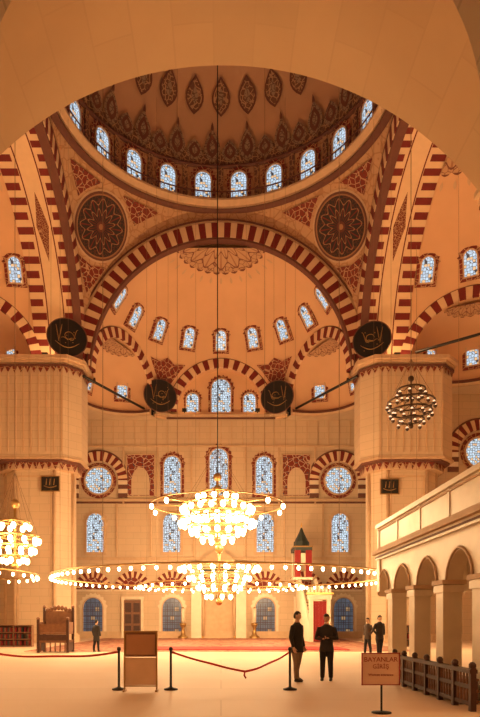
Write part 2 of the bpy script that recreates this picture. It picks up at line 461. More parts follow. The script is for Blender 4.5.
# semidomes
def semidome(name,M):
    mb=MB(); R=9.8
    arches=[(0,4.55),(math.radians(64),4.6),(math.radians(-64),4.6)]
    ds=[(V((math.sin(t),math.cos(t),0)),math.sqrt(R*R-r*r),r,t) for t,r in arches]
    def keep(c): return all(c.x*d.x+c.y*d.y<=dd+0.03 for d,dd,r,t in ds)
    def fn(u,v):
        a=-pi/2+pi*u; e=v*pi/2
        return (R*math.sin(a)*math.cos(e),R*math.cos(a)*math.cos(e),20+R*math.sin(e))
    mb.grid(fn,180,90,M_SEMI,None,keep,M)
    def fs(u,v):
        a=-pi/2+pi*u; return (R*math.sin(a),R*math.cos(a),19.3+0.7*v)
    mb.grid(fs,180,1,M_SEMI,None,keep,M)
    C=V((0,0,20))
    pts=[]
    for i in range(57):
        a=pi*i/56; rr=3.3+0.28*abs(math.sin(a*14)); pts.append((rr*math.cos(a),0.05+rr*math.sin(a)))
    spatch(mb,C,R,(0,0,1),(1,0,0),(0,1,0),pts,M_CAP,0.06,6,M,(0,1.0),1/3.6)
    for i in range(15):
        a=pi*(i+0.5)/15; e=math.radians(66.5)
        n=V((math.cos(a)*math.cos(e),math.sin(a)*math.cos(e),math.sin(e))); t=V((math.sin(a),-math.cos(a),0)); u=t.cross(n); u=u if u.z>0 else -u
        spatch(mb,C,R,n,t,u,leaf(0.10,0.3),M_TRIM,0.06,2,M)
    for d,dd,r,t in ds:
        Mt=M@RZ(-t)@T(0,dd,0)
        r0=r-0.62 
        mb.arcband(r0,r+0.12,-0.22,0.15,M_STR,15,Mt,72,0,pi,20)
        mb.arcband(r+0.12,r+0.28,-0.12,0.1,M_DTRIM,1,Mt,72,0,pi,20)
        if t==0:
            mb.grid(lambda u,v:(-r0*math.cos(pi*u),0.0+0.6*v,20+r0*math.sin(pi*u)),48,1,M_SEMI,None,None,Mt)
            mb.grid(lambda u,v:(-r0*math.cos(pi*u)*v,0.6,20+r0*math.sin(pi*u)*v),48,6,M_SEMI,None,None,Mt)
            mb.box((0,0.4,19.7),(2*r+1,0.7,0.7),M_SEMI,Mt)
        else:
            mb.grid(lambda u,v:(r0*math.sin(-pi/2+pi*u)*math.cos(v*pi/2),r0*math.cos(-pi/2+pi*u)*math.cos(v*pi/2),20+r0*math.sin(v*pi/2)),40,24,M_SEMI,None,None,Mt)
            mb.grid(lambda u,v:(r0*math.sin(-pi/2+pi*u),r0*math.cos(-pi/2+pi*u),19.3+0.7*v),40,1,M_SEMI,None,None,Mt)
            pp=[]
            for i in range(33):
                a=pi*i/32; rr=1.75+0.2*abs(math.sin(a*9)); pp.append((rr*math.cos(a),0.05+rr*math.sin(a)))
            spatch(mb,C,r0,(0,0,1),(1,0,0),(0,1,0),pp,M_CAP,0.05,5,Mt,(0,0.6),1/2.0)
            for (ra,za,rb,zb,mt) in ((r0,19.75,r0-0.25,19.75,M_TRIM),(r0-0.25,19.75,r0-0.3,19.5,M_DTRIM),(r0-0.3,19.5,r0,19.3,M_TRIM),(r0-0.1,19.3,r0+5,19.3,M_STONE)):
                b0,b1=-pi/2,pi/2
                if mt is M_STONE: b0,b1=(-pi/2,math.radians(40)) if t>0 else (math.radians(-40),pi/2)
                mb.grid(lambda u,v,ra=ra,za=za,rb=rb,zb=zb:((ra+(rb-ra)*v)*math.sin(b0+(b1-b0)*u),(ra+(rb-ra)*v)*math.cos(b0+(b1-b0)*u),za+(zb-za)*v),40,1,mt,None,None,Mt)
            for off in (-52,0,52):
                b=math.radians(off); e=math.radians(12)
                n=V((math.sin(b)*math.cos(e),math.cos(b)*math.cos(e),math.sin(e)))
                put_win(W_SEMI,Mt@frame(V((0,0,20))+n*(r0-0.1),n))
    mb.box((0,8.62,19.62),(9.6,0.5,0.25),M_TRIM,M); mb.box((0,8.62,19.42),(9.6,0.35,0.18),M_DTRIM,M)
    for sg in (-1,1):
        a=sg*math.radians(31.7)
        mb.box((0,9.62,19.62),(1.7,0.5,0.25),M_TRIM,M@RZ(-a))
        e=math.radians(17); n=V((math.sin(a)*math.cos(e),math.cos(a)*math.cos(e),math.sin(e)))
        t=V((math.cos(a),-math.sin(a),0)); u=t.cross(n); u=u if u.z>0 else -u
        spatch(mb,C,R,n,t,u,[(0,-2.0),(0.55,-0.6),(1.35,0.75),(1.75,1.35),(0.7,1.15),(0,1.6),(-0.7,1.15),(-1.75,1.35),(-1.35,0.75),(-0.55,-0.6)],M_ARR,0.07,5,M)
    mb.obj(name)
    for k in range(-4,5):
        a=k*math.radians(21); e=math.radians(33)
        n=V((math.sin(a)*math.cos(e),math.cos(a)*math.cos(e),math.sin(e)))
        put_win(W_SEMI,M@frame(V((0,0,20))+n*(R-0.1),n))
    for x in (-2.55,2.55): put_win(W_LUNS,M@T(x,math.sqrt(R*R-4.55**2)+0.6,20.15))
    put_win(W_LUNB,M@T(0,math.sqrt(R*R-4.55**2)+0.6,20.15))
semidome('ceiling_semidome_far',T(0,44.5,0))
semidome('ceiling_semidome_left',T(-13.5,ZC,0)@RZ(pi/2))
semidome('ceiling_semidome_right',T(13.5,ZC,0)@RZ(-pi/2))

# rear enclosure
B=MB()
ax,az,ar=0.04,5.87,5.9
def wf(u,v):
    a=pi*u; p=V((ax-ar*math.cos(a),11.0,az+ar*math.sin(a)))
    q=V((-22 if u<0.25 else (22 if u>0.75 else -22+88*(u-0.25)),11.0,31 if 0.25<=u<=0.75 else (az+(31-az)*(u/0.25) if u<0.25 else az+(31-az)*((1-u)/0.25))))
    return p.lerp(q,v)
B.grid(wf,96,1,M_STONE)
for sg in (-1,1):
    x0=ax+sg*ar; B.add([(x0,11,0),(sg*22,11,0),(sg*22,11,az),(x0,11,az)],[[0,1,2,3]],M_STONE)
    B.add([(x0,11,0),(x0,6,0),(x0,6,az),(x0,11,az)],[[0,1,2,3]],M_VAULT,[(0,0),(5,0),(5,az),(0,az)])
B.grid(lambda u,v:(ax-ar*math.cos(pi*u),11-5*v,az+ar*math.sin(pi*u)),96,4,M_VAULT,lambda u,v:(v*5,u*pi*ar))
B.obj('wall_entrance_vault')
B=MB()
nx,nz,nr=0.11,6.62,2.5
def nf(u,v):
    a=pi*u; p=V((nx-nr*math.cos(a),0,nz+nr*math.sin(a)))
    k=7.0/max(abs(math.cos(a)),abs(math.sin(a)))
    q=V((nx-k*math.cos(a),0,nz+k*math.sin(a)))
    return p.lerp(q,v)
for yy in (5.5,6.0): B.grid(lambda u,v:V(nf(u,v))+V((0,yy,0)),64,1,M_STONE)
B.grid(lambda u,v:(nx-nr*math.cos(pi*u),5.5+0.5*v,nz+nr*math.sin(pi*u)),64,1,M_STONE)
for sg in (-1,1): B.box((nx+sg*(nr+0.03+2.2),5.75,nz/2),(4.4,0.5,nz),M_STONE)
B.obj('wall_entrance')
wb=MB(); wb.add([(-22,10.9,31),(22,10.9,31),(22,24,31),(-22,24,31)],[[0,1,2,3]],M_PLA); wb.obj('ceiling_rear')

# piers
def pier(name,sg,yf,yb,xi,xo):
    mb=MB()
    def poly(s_):
        p=[(xi+s_,yf+1.1+s_),(xi+1.05+s_,yf+s_),(xo-1.05-s_,yf+s_),(xo-s_,yf+1.1+s_),(xo-s_,yb),(xi+s_,yb)]
        p=[(sg*x,y) for x,y in p]
        return p if sg>0 else p[::-1]
    mb.prism(poly(0),13.0,19.6,M_STONE)
    mb.prism(poly(-0.12),19.35,19.5,M_DTRIM)
    mb.prism(poly(-0.15),19.6,19.8,M_TRIM); mb.prism(poly(-0.35),19.8,20.05,M_TRIM)
    mb.prism(poly(0.12),12.75,13.05,M_DTRIM); mb.prism(poly(-0.1),12.9,13.05,M_TRIM)
    mb.prism(poly(0.45),12.3,12.75,M_TRIM)
    mb.prism(poly(0.85),0,12.4,M_STONE); mb.prism(poly(0.6),0,0.5,M_TRIM); mb.prism(poly(0.72),0.5,0.62,M_TRIM)
    P=[V(p) for p in poly(0.42)]; P2=[V(p) for p in poly(-0.02)]
    for PP,zt,hh in ((P,12.75,0.5),(P2,19.35,0.45)):
        for i in range(len(PP)):
            a=PP[i];b=PP[(i+1)%len(PP)]; L=(b-a).length
            if L<0.3 or min(a.y,b.y)>yb-0.2: continue
            k=max(1,int(L/0.42)); nrm=V(((b-a).y,-(b-a).x)).normalized()
            for j in range(k):
                p=a.lerp(b,j/k);q=a.lerp(b,(j+1)/k);m=(p+q)/2
                mb.add([(p.x+nrm.x*.04,p.y+nrm.y*.04,zt),(q.x+nrm.x*.04,q.y+nrm.y*.04,zt),(m.x+nrm.x*.04,m.y+nrm.y*.04,zt-hh)],[[0,1,2]],M_ARR)
    for p in poly(0.85)[0:4] if sg>0 else poly(0.85)[2:6]:
        mb.tube([(p[0],p[1],0.6),(p[0],p[1],12.3)],0.13,8,M_TRIM)
    for f in (0.08,0.92):
        xm=xi+1.9+(xo-xi-3.8)*f; mb.box((sg*xm,yf+0.83,6.6),(0.12,0.08,10.5),M_TRIM)
    for f in range(9):
        xm=xi+1.15+(xo-xi-2.3)*f/8; mb.box((sg*xm,yf-0.02,16.2),(0.07,0.08,5.6),M_TRIM)
    mb.box((sg*(xi+xo)/2,yf+0.82,11.85),(xo-xi-3.8,0.08,0.12),M_TRIM)
    return mb.obj(name)
pier('stone_pier',-1,42,45.0,10.0,16.6); pier('stone_pier.001',1,42,45.0,10.0,16.6)
pier('stone_pier.002',-1,20.5,26,11.3,17.5); pier('stone_pier.003',1,20.5,26,11.3,17.5)

# far wall trims/features
tr=MB()
for z,h,d in ((12.15,0.22,0.22),(7.0,0.25,0.25),(16.95,0.14,0.12),(0.3,0.6,0.2)):
    tr.box((0,YW-d/2,z),(30,d,h),M_TRIM)
tr.box((0,YW-0.1,11.95),(30,0.12,0.14),M_DTRIM)
for x in (-5.6,-8.6,-2.6,2.2,5.1,8.3):
    tr.box((x,YW-0.08,14.3),(0.16,0.16,5.0),M_TRIM)
for x in (-13.2,-9.2,-6.2,-2.4,2.2,5.6,9.0,13): tr.box((x,YW-0.07,9.6),(0.14,0.14,4.8),M_TRIM)
for x in range(-13,14): tr.box((x*0.95,YW-0.04,18.0),(0.06,0.08,2.2),M_TRIM)
tr.obj('trim_far')
def rnd_window(mb,M,r=1.15):
    mb.arcband(1.75,2.55,-0.2,0.0,M_STR,11,M,48,0,pi,0)
    for sg in (-1,1):
        for k in range(4):
            mb.box((sg*2.15,-0.1,-0.19-0.38*k),(0.8,0.2,0.38),(M_DTRIM if k%2 else M_MARB),M)
    mb.arcband(2.55,2.7,-0.12,0.0,M_DTRIM,1,M,48,0,pi,0)
    k=32; vs=[(r*math.cos(2*pi*i/k),-0.06,r*math.sin(2*pi*i/k)) for i in range(k)]
    mb.add(vs,[list(range(k))[::-1]],M_GL,[(v[0],v[2]) for v in vs],M)
    mb.arcband(r,r+0.14,-0.16,-0.02,M_TRIM,1,M,40,0,2*pi,0)
    mb.arcband(r+0.14,r+0.42,-0.05,-0.02,M_ARR,1,M,40,0,2*pi,0)
for x,z in ((-10.8,13.9),(10.35,13.9)):
    WN[0]+=1; mb=MB(); rnd_window(mb,T(x,YW,z)); mb.obj('window_%d'%WN[0])
for sg in (-1,1):
    wallgrid('w',(sg*15,47),(sg*23,47),0,19.7,M_STONE).obj('wall_bay_%s'%('left' if sg<0 else 'right'))
    WN[0]+=1; mb=MB(); rnd_window(mb,T(sg*20.3,47,14.7)); mb.obj('window_%d'%WN[0])
for x in (-4.3,3.8): put_win(W_UP,T(x,YW,12.75))
put_win(W_UPC,T(-0.2,YW,12.6))
for x in (-11.1,-4.35,3.9,10.5): put_win(W_MID,T(x,YW,7.6))
for x in (-11.3,-4.3,3.9,10.8): put_win(W_GRD,T(x,YW,0.25))
lun=MB()
for x in (-11.3,-4.3,3.9,10.8,-7.8,7.4):
    lun.arcband(1.05,1.6,-0.16,0,M_STR,9,T(x,YW,4.3),32,0,pi,0)
    n=24; vs=[(-1.05*math.cos(pi*i/n),-0.05,1.05*math.sin(pi*i/n)) for i in range(n+1)]
    lun.add(vs,[list(range(n+1))],M_TILE,None,T(x,YW,4.3))
    lun.box((x,YW-0.1,4.2),(3.3,0.2,0.16),M_MARB)
lun.obj('trim_lunettes')
for i,x in enumerate((-7.8,7.4)):
    d=MB(); d.box((x,YW-0.08,1.7),(1.5,0.16,3.3),M_WOODL)
    for s_ in (-1,1):
        d.box((x+s_*0.86,YW-0.12,1.75),(0.22,0.24,3.5),M_MARB)
        for zz in (0.7,1.7,2.7): d.box((x+s_*0.37,YW-0.18,zz),(0.55,0.06,0.8),M_WOOD)
    d.box((x,YW-0.12,3.55),(1.95,0.26,0.22),M_MARB); d.obj('door_%d'%(i+1))
for x in (-7.1,6.65):
    p=MB(); p.box((x,YW-0.05,14.35),(2.5,0.1,3.7),M_TILE)
    for s_ in (-1,1):
        p.box((x+s_*1.25,YW-0.08,14.35),(0.1,0.16,3.8),M_TRIM); p.box((x,YW-0.08,14.35+s_*1.85),(2.6,0.16,0.1),M_TRIM)
    n=16; pts=[(-0.8,-1.75),(0.8,-1.75)]+[(0.8*math.cos(pi*i/n),-0.6+1.3*math.sin(pi*i/n)) for i in range(n+1)]
    p.add([(x+a,YW-0.12,14.35+b) for a,b in pts],[list(range(len(pts)))[::-1]],M_STONE); p.obj('tile_panel')
# mihrab
mh=MB(); mx=-0.2
for s_ in (-1,1):
    mh.box((mx+s_*1.95,YW-0.3,3.1),(0.9,0.6,6.2),M_MARB); mh.box((mx+s_*1.4,YW-0.42,2.9),(0.12,0.12,5.8),M_GOLD)
    mh.tube([(mx+s_*1.35,YW-0.62,0.2),(mx+s_*1.35,YW-0.62,3.9)],0.10,10,M_TRIM); mh.ball((mx+s_*1.35,YW-0.62,4.0),0.2,M_GOLD)
mh.box((mx,YW-0.3,6.0),(4.8,0.62,1.0),M_MARB); mh.box((mx,YW-0.45,6.55),(5.1,0.9,0.18),M_TRIM)
mh.box((mx,YW-0.62,6.0),(3.4,0.05,0.5),M_TEAL)
n=14
mh.add([(mx-1.6,YW-0.55,6.6)]+[(mx-1.6+3.2*i/n,YW-0.55,6.6+1.3*math.sin(pi*i/n)*(1 if i%2 else 0.75)) for i in range(1,n)]+[(mx+1.6,YW-0.55,6.6)],[list(range(n+1))],M_TRIM)
mh.grid(lambda u,v:(mx-1.5*math.cos(pi*u),YW-0.55+0.5*math.sin(pi*u),3.6*v),16,1,M_TRIM)
for k in range(6):
    w=1.5*(1-k/6.2); 
    for j in range(7-k):
        mh.ball((mx+(-w+2*w*(j+0.5)/(7-k)),YW-0.35-0.03*k,3.7+0.33*k),(w/(7-k)*0.95,0.22,0.24),M_MARB,8,5)
mh.add([(mx-1.5,YW-0.56,3.5),(mx-1.5,YW-0.56,5.6),(mx+1.5,YW-0.56,5.6),(mx+1.5,YW-0.56,3.5),(mx+1.0,YW-0.56,4.4),(mx,YW-0.56,5.5),(mx-1.0,YW-0.56,4.4)],[[0,6,5,1],[1,5,2],[2,5,4,3]],M_TILE)
mh.obj('marble_mihrab')
for s_ in (-1,1):
    c=MB(); x=mx+s_*3.1; c.lathe([(0.45,0),(0.45,0.15),(0.2,0.3),(0.14,0.9),(0.28,1.15),(0.3,1.3),(0.16,1.35),(0.16,2.6),(0.02,2.75)],16,M_BRASS,T(x,YW-0.95,0.0)); c.tube([(x,YW-0.95,1.35),(x,YW-0.95,2.6)],0.165,12,M_MARB); c.obj('mihrab_candlestick')
# minbar
mi=MB(); X=7.1
prof=[(43.2,0),(43.2,1.0),(49,5.0),(51,5.0),(51,0)]
for xx in (X-0.65,X+0.65):
    vs=[(xx-0.08,y,z) for y,z in prof]+[(xx+0.08,y,z) for y,z in prof]
    mi.add(vs,[[4,3,2,1,0],[5,6,7,8,9]]+[[i,(i+1)%5,5+(i+1)%5,5+i] for i in range(5)],M_MARB)
for k in range(16): mi.box((X,43.4+0.36*k,0.15+0.27*k),(1.2,0.4,0.2),M_MARB)
for s_ in (-1,1): mi.box((X+s_*0.62,43.2,1.6),(0.28,0.35,3.2),M_MARB)
mi.box((X,43.2,3.25),(1.7,0.45,0.35),M_MARB); mi.box((X,43.1,3.5),(1.9,0.55,0.12),M_GOLD)
for k in range(7): mi.ball((X-0.75+0.25*k,43.1,3.62+0.18*math.sin(pi*k/6)),(0.13,0.06,0.3),M_MARB)
for k in range(9):
    mi.box((X-0.46+0.115*k,43.12+0.03*(k%2),1.5),(0.11,0.05,2.9),M_CURT)
XK=X-0.4
for sx in (-1,1):
    for y in (49.1,50.9): mi.tube([(XK+sx*0.62,y,5.0),(XK+sx*0.62,y,7.3)],0.09,8,M_MARB)
mi.box((XK,50,5.0),(1.6,2.1,0.2),M_MARB); mi.box((XK,50,7.4),(1.5,2.1,0.3),M_TEAL); mi.box((XK,50,7.6),(1.6,2.2,0.10),M_BRASS)
mi.lathe([(0.66,7.65),(0.64,8.1),(0.60,8.12)],8,M_TEAL,T(XK,50,0),False)
mi.lathe([(0.60,8.1),(0.42,8.45),(0.2,8.9),(0.07,9.25),(0.02,9.3)],8,M_TEAL,T(XK,50,0),False)
mi.tube([(XK,50,9.2),(XK,50,9.7)],0.03,6,M_GOLD); mi.ball((XK,50,9.45),0.08,M_GOLD)
for sx in (-1,1):
    for k in range(5): mi.box((XK+sx*0.46-0.2+0.1*k,48.92+0.02*(k%2),6.2),(0.10,0.03,2.2),M_CURT)
mi.box((XK,48.86,6.6),(0.34,0.02,0.9),M_MARB)
mi.obj('marble_minbar')

# calligraphy roundels
def calli(name,M,r,seed):
    rn=random.Random(seed); mb=MB(); k=48
    vs=[(r*math.cos(2*pi*i/k),y,r*math.sin(2*pi*i/k)) for y in (-0.06,0.06) for i in range(k)]
    mb.add(vs,[list(range(k))[::-1],[k+i for i in range(k)]]+[[i,(i+1)%k,k+(i+1)%k,k+i] for i in range(k)],M_BLACK,None,M)
    mb.tube([(r*math.cos(2*pi*i/k),-0.05,r*math.sin(2*pi*i/k)) for i in range(k)],0.04,6,M_DTRIM,closed=True,M=M)
    def stroke(pts,w):
        P=[V((a*r,-0.07,b*r)) for a,b in pts]; n_=len(P)
        mb.tube(P,[w*r*(0.35+0.65*math.sin(pi*(i+0.5)/n_)) for i in range(n_)],6,M_BRASS,M=M)
    f=1 if seed%2 else -1
    stroke([(-0.6+0.12*i,-0.25-0.28*math.sin(pi*i/10)) for i in range(11)],0.026)
    stroke([(f*(0.55-0.02*i),0.6-0.12*i) for i in range(8)],0.026)
    stroke([(f*(0.25+0.02*i),0.65-0.11*i) for i in range(8)],0.024)
    stroke([(-0.1*f+0.22*math.cos(a*0.6),0.1+0.2*math.sin(a*0.6)) for a in range(0,10)],0.022)
    stroke([(f*(-0.55+0.05*i),0.45-0.09*i+0.1*math.sin(i)) for i in range(9)],0.022)
    stroke([(-0.3+0.1*i,-0.05+0.05*math.sin(i*1.4)) for i in range(7)],0.02)
    for _ in range(6): mb.ball((rn.uniform(-.5,.5)*r,-0.07,rn.uniform(-.6,.6)*r),0.028*r,M_BRASS,6,4,M=M)
    mb.obj(name,M=None)
for i,(p,nrm,r) in enumerate([((-10.85,42.3,21.5),(-0.35,1,-0.05),1.38),((10.65,42.3,21.35),(0.35,1,-0.05),1.32),((-5.25,51.8,20.95),(-0.3,1,0),1.42),((4.85,51.8,20.85),(0.3,1,0),1.42)]):
    calli('calligraphy_roundel' if i==0 else 'calligraphy_roundel.%03d'%i,frame(p,V(nrm)*1),r,i)
for i,(x,z) in enumerate([(-12.15,11.3),(12.0,11.1)]):
    mb=MB(); Mx=T(x,42.74,z); mb.box((0,0,0),(1.3,0.1,1.05),M_BLACK,Mx)
    for s_ in (-1,1): mb.box((s_*0.65,-0.02,0),(0.05,0.14,1.1),M_BRASS,Mx); mb.box((0,-0.02,s_*0.53),(1.35,0.14,0.05),M_BRASS,Mx)
    mb.tube([(-0.45+0.1*k,-0.07,-0.15-0.12*math.sin(pi*k/9)) for k in range(10)],0.03,5,M_BRASS,M=Mx)
    for q in (-0.3,-0.05,0.25): mb.tube([(q,-0.07,-0.1),(q+0.05,-0.07,0.35)],0.03,5,M_BRASS,M=Mx)
    mb.obj('calligraphy_plaque')
for i,(a,b) in enumerate([((-9.9,43.2,19.15),(-6.6,52.4,20.0)),((9.8,43.2,19.15),(6.4,52.4,20.0)),((13.6,41.9,20.3),(17.5,38.5,20.2))]):
    t=MB(); t.tube([a,b],0.10,8,M_BLACK); t.obj('iron_tie_rod')

# ---------------------------------------------------------------- lamps
WARM=(1.0,0.63,0.30); ORNG=(1.0,0.53,0.22)
K_=0.58
def plight(name,loc,e,r=0.5,parent=None,col=WARM):
    l=bpy.data.lights.new(name,'POINT'); l.energy=e*K_; l.color=col; l.shadow_soft_size=r
    o=bpy.data.objects.new(name,l); o.location=loc; scn.collection.objects.link(o)
    if parent: o.parent=parent
    return o
def lamp(mb,p,r,bulb=M_BULB,cap=M_BRASS):
    p=V(p)
    mb.ball(p,(r*0.85,r*0.85,r*1.15),bulb,8,6)
    mb.lathe([(r*0.25,r*1.5),(r*0.45,r*1.1),(r*0.6,r*0.9)],6,cap,T(*p))
def chandelier(name,c,tiers,br,ztop,wires=0,rt=0.05,bulb=M_BULB,stem=True,metal=M_BRASS,bs=1.0,wr=0.008,cups=False,cord=0.03,cordm=None):
    mb=MB(); c=V(c)
    zs=[t[1] for t in tiers]
    for r,z,k,spokes in tiers:
        nn=max(24,int(r*12))
        mb.tube([c+V((r*math.cos(2*pi*i/nn),r*math.sin(2*pi*i/nn),z)) for i in range(nn)],rt,6,metal,closed=True)
        for i in range(k):
            a=2*pi*(i+0.5)/k; p=c+V((r*math.cos(a),r*math.sin(a),z-0.10-br)); lamp(mb,p,br,bulb,metal)
            mb.tube([p+V((0,0,br)),p+V((0,0,br+0.12))],0.02,4,metal)
            if cups: mb.lathe([(br*0.3,-br*1.9),(br*1.1,-br*1.2),(br*1.25,-br*0.3)],8,metal,T(*p))
        for i in range(spokes):
            a=2*pi*i/spokes; q=c+V((r*math.cos(a),r*math.sin(a),z))
            if stem: mb.tube([c+V((0,0,z+0.25)),(c+V((0,0,z+0.05))).lerp(q,0.5)+V((0,0,-0.06)),q],0.03*bs,5,metal)
    if stem:
        mb.tube([c+V((0,0,min(zs)-0.5*bs)),c+V((0,0,max(zs)+1.0*bs))],0.07*bs,8,metal)
        mb.ball(c+V((0,0,min(zs)-0.5*bs)),0.2*bs,metal); mb.ball(c+V((0,0,max(zs)+0.9*bs)),0.25*bs,metal)
        mb.tube([c+V((0,0,max(zs)+1.0*bs)),V((c.x,c.y,ztop))],cord,5,cordm or M_IRON)
    r,z=tiers[0][0],tiers[0][1]
    for i in range(wires):
        a=2*pi*(i+0.5)/wires; p=c+V((r*math.cos(a),r*math.sin(a),z))
        if stem: mb.tube([p,c+V((0,0,max(zs)+2.5*bs))],wr,4,M_WIRE)
        else: mb.tube([p,V((p.x,p.y,ztop))],wr,4,M_WIRE)
    return mb.obj(name)
ch=chandelier('crystal_chandelier',(-0.2,34,0),[(2.0,8.1,20,6),(1.0,8.8,9,4),(1.4,7.7,14,6),(2.1,7.3,22,6),(1.5,6.85,14,4),(0.9,6.4,8,4)],0.17,44.5,8)
ch2=chandelier('hanging_lamp_ring',(-0.2,34,0),[(3.75,8.1,12,10)],0.14,44,0,0.03)
for a in range(4): plight('bulb_fill_light',(-0.2+2.6*math.cos(a*pi/2+.5),34+2.6*math.sin(a*pi/2+.5),7.0),1900,0.5,ch)
big=chandelier('great_lamp_ring',(0,34,0),[(9.3,3.98,96,0)],0.085,31.5,16,0.045,stem=False)
for i in range(8):
    a=2*pi*(i+0.5)/8; plight('bulb_fill_light',(8.4*math.cos(a),34+8.4*math.sin(a),3.6),680,0.4,big)
chandelier('small_crystal_chandelier',(-0.1,33,0),[(2.2,4.6,20,6),(1.7,4.1,16,4),(1.2,3.6,12,4),(0.7,3.1,7,4)],0.13,5.8,0,0.04)
ir=chandelier('inner_lamp_ring',(0,38,0),[(5.2,3.8,40,0)],0.085,31.5,4,0.04,stem=False)
for sx in (-1,1): plight('bulb_fill_light',(sx*3.6,45.5,4.6),1800,0.5,ir)  # bare fill lights added behind the ring to brighten the far wall
ch3=chandelier('crystal_chandelier.001',(-10.3,30,0),[(1.15,5.8,11,6),(0.7,6.5,7,4),(0.95,5.3,10,4),(0.6,4.8,6,3)],0.15,29,6,cord=0.014,cordm=M_WIRE)
plight('bulb_fill_light',(-10.3,28.4,5.3),1300,0.5,ch3)
chandelier('side_lamp_ring',(-13.9,30.9,0),[(4.3,4.0,34,0)],0.085,23,4,0.04,stem=False)
sr=chandelier('side_lamp_ring.001',(14.2,31.2,0),[(4.3,4.0,34,0)],0.085,23,4,0.04,stem=False)
plight('bulb_fill_light',(13.5,30,4.0),1100,0.5,sr)
chandelier('ornate_chandelier',(7.6,24,0),[(0.92,10.3,14,6),(0.55,10.8,8,4),(0.80,9.95,12,4),(0.5,9.6,6,4)],0.065,28.5,6,0.035,bulb=M_BULBD,metal=M_DBRASS,bs=0.5,cups=True,cord=0.014,cordm=M_WIRE)
def flood(p,e):
    mb=MB(); mb.box((0,0,0),(0.4,0.25,0.25),M_IRON,T(*p)); mb.box((0,0,-0.15),(0.08,0.08,0.2),M_IRON,T(*p)); o=mb.obj('floodlight')
    plight('floodlight_light',(p[0],p[1],p[2]+0.5),e,0.3,o,ORNG)
for sg in (-1,1):
    flood((sg*12.4,42.3,20.3),240)
    flood((sg*13.0,25.0,20.3),680)
for sg in (-1,1): flood((sg*3.2,52.6,20.0),40)
def fill_lantern(p,e,d):  # invented fixture, added out of view to carry a fill light
    mb=MB(); x,y,z=p
    mb.box((x,y,z),(0.3 if d[0]==0 else 0.12,0.12 if d[0]==0 else 0.3,0.5),M_BRASS)
    q=(x+d[0]*0.25,y+d[1]*0.25,z+0.15); mb.tube([(x,y,z),q],0.03,6,M_BRASS); mb.ball((q[0],q[1],q[2]+0.12),0.15,M_BULB)
    o=mb.obj('added_fill_lantern'); plight('added_fill_light',(x+d[0]*0.8,y+d[1]*0.8,z+0.2),e,0.25,o,ORNG if d[1]==0 else WARM)
for sg in (-1,1):
    fill_lantern((ax+sg*(ar-0.07),8.6,3.0),150,(-sg,0))  # unseen pair on the jambs, added to light the entrance vault
    fill_lantern((sg*7.2,11.1,6.8),760,(0,1))  # unseen pair added to brighten the front floor and gallery

# ---------------------------------------------------------------- muezzin gallery
G=MB(); gx=5.0; y0,y1=11.25,19.2; gd=3.2
G.box((gx+gd/2,(y0+y1)/2,3.6),(gd+0.1,y1-y0+0.1,0.2),M_MARB)
G.box((gx-0.06,(y0+y1)/2,3.72),(0.22,y1-y0+0.2,0.12),M_TRIM)
G.box((gx-0.01,(y0+y1)/2,3.58),(0.10,y1-y0+0.1,0.05),M_DTRIM)
G.box((gx+0.1,(y0+y1)/2,4.15),(0.14,y1-y0,0.8),M_MARB); G.box((gx+0.08,(y0+y1)/2,4.57),(0.26,y1-y0+0.1,0.12),M_MARB)
G.box((gx+gd/2,y1-0.05,4.15),(gd,0.14,0.8),M_MARB); G.box((gx+gd/2,y1-0.05,4.57),(gd,0.26,0.12),M_MARB)
for k in range(5):
    y=y0+0.05+k*(y1-y0-0.2)/4; G.box((gx+0.05,y,4.15),(0.08,0.12,0.82),M_MARB)
for zz in (3.86,4.44): G.box((gx+0.02,(y0+y1)/2,zz),(0.04,y1-y0,0.04),M_TRIM)
cols=[11.7,13.7,15.7,17.7]; hw=0.27
ys=[y0-0.1]+sum([[c-hw,c+hw] for c in cols],[])+[y1]
for c in cols:
    for xx in (gx+0.2,gx+gd-0.3):
        G.box((xx,c,1.4),(0.42,2*hw-0.1,2.2),M_MARB); G.box((xx,c,0.18),(0.52,2*hw+0.1,0.36),M_MARB); G.box((xx,c,2.3),(0.48,2*hw+0.06,0.16),M_MARB); G.box((xx,c,2.45),(0.54,2*hw+0.14,0.1),M_TRIM)
for xx in (gx+0.05,gx+0.4,gx+gd-0.4):
    for k in range(0,len(ys)-1):
        a,b=ys[k],ys[k+1]
        if k%2==0:
            L=b-a
            def arch(u): 
                t=abs(2*u-1); return 2.35+0.75*math.sqrt(max(0,1-t**1.7))
            G.grid(lambda u,v:(xx,a+L*u,arch(u)+(3.52-arch(u))*v),20,1,M_MARB,smooth=False)
            if xx<gx+0.1:
                G.grid(lambda u,v:(gx+0.05+0.35*v,a+L*u,arch(u)),20,1,M_MARB)
                G.tube([(gx+0.03,a+L*u/20,arch(u/20)+0.05) for u in range(21)],0.03,5,M_TRIM)
        else:
            G.add([(xx,a,2.35),(xx,b,2.35),(xx,b,3.52),(xx,a,3.52)],[[0,1,2,3]],M_MARB)
G.box((gx+gd/2,y1-0.1,3.0),(gd,0.3,1.0),M_MARB)
gal=G.obj('muezzin_gallery')
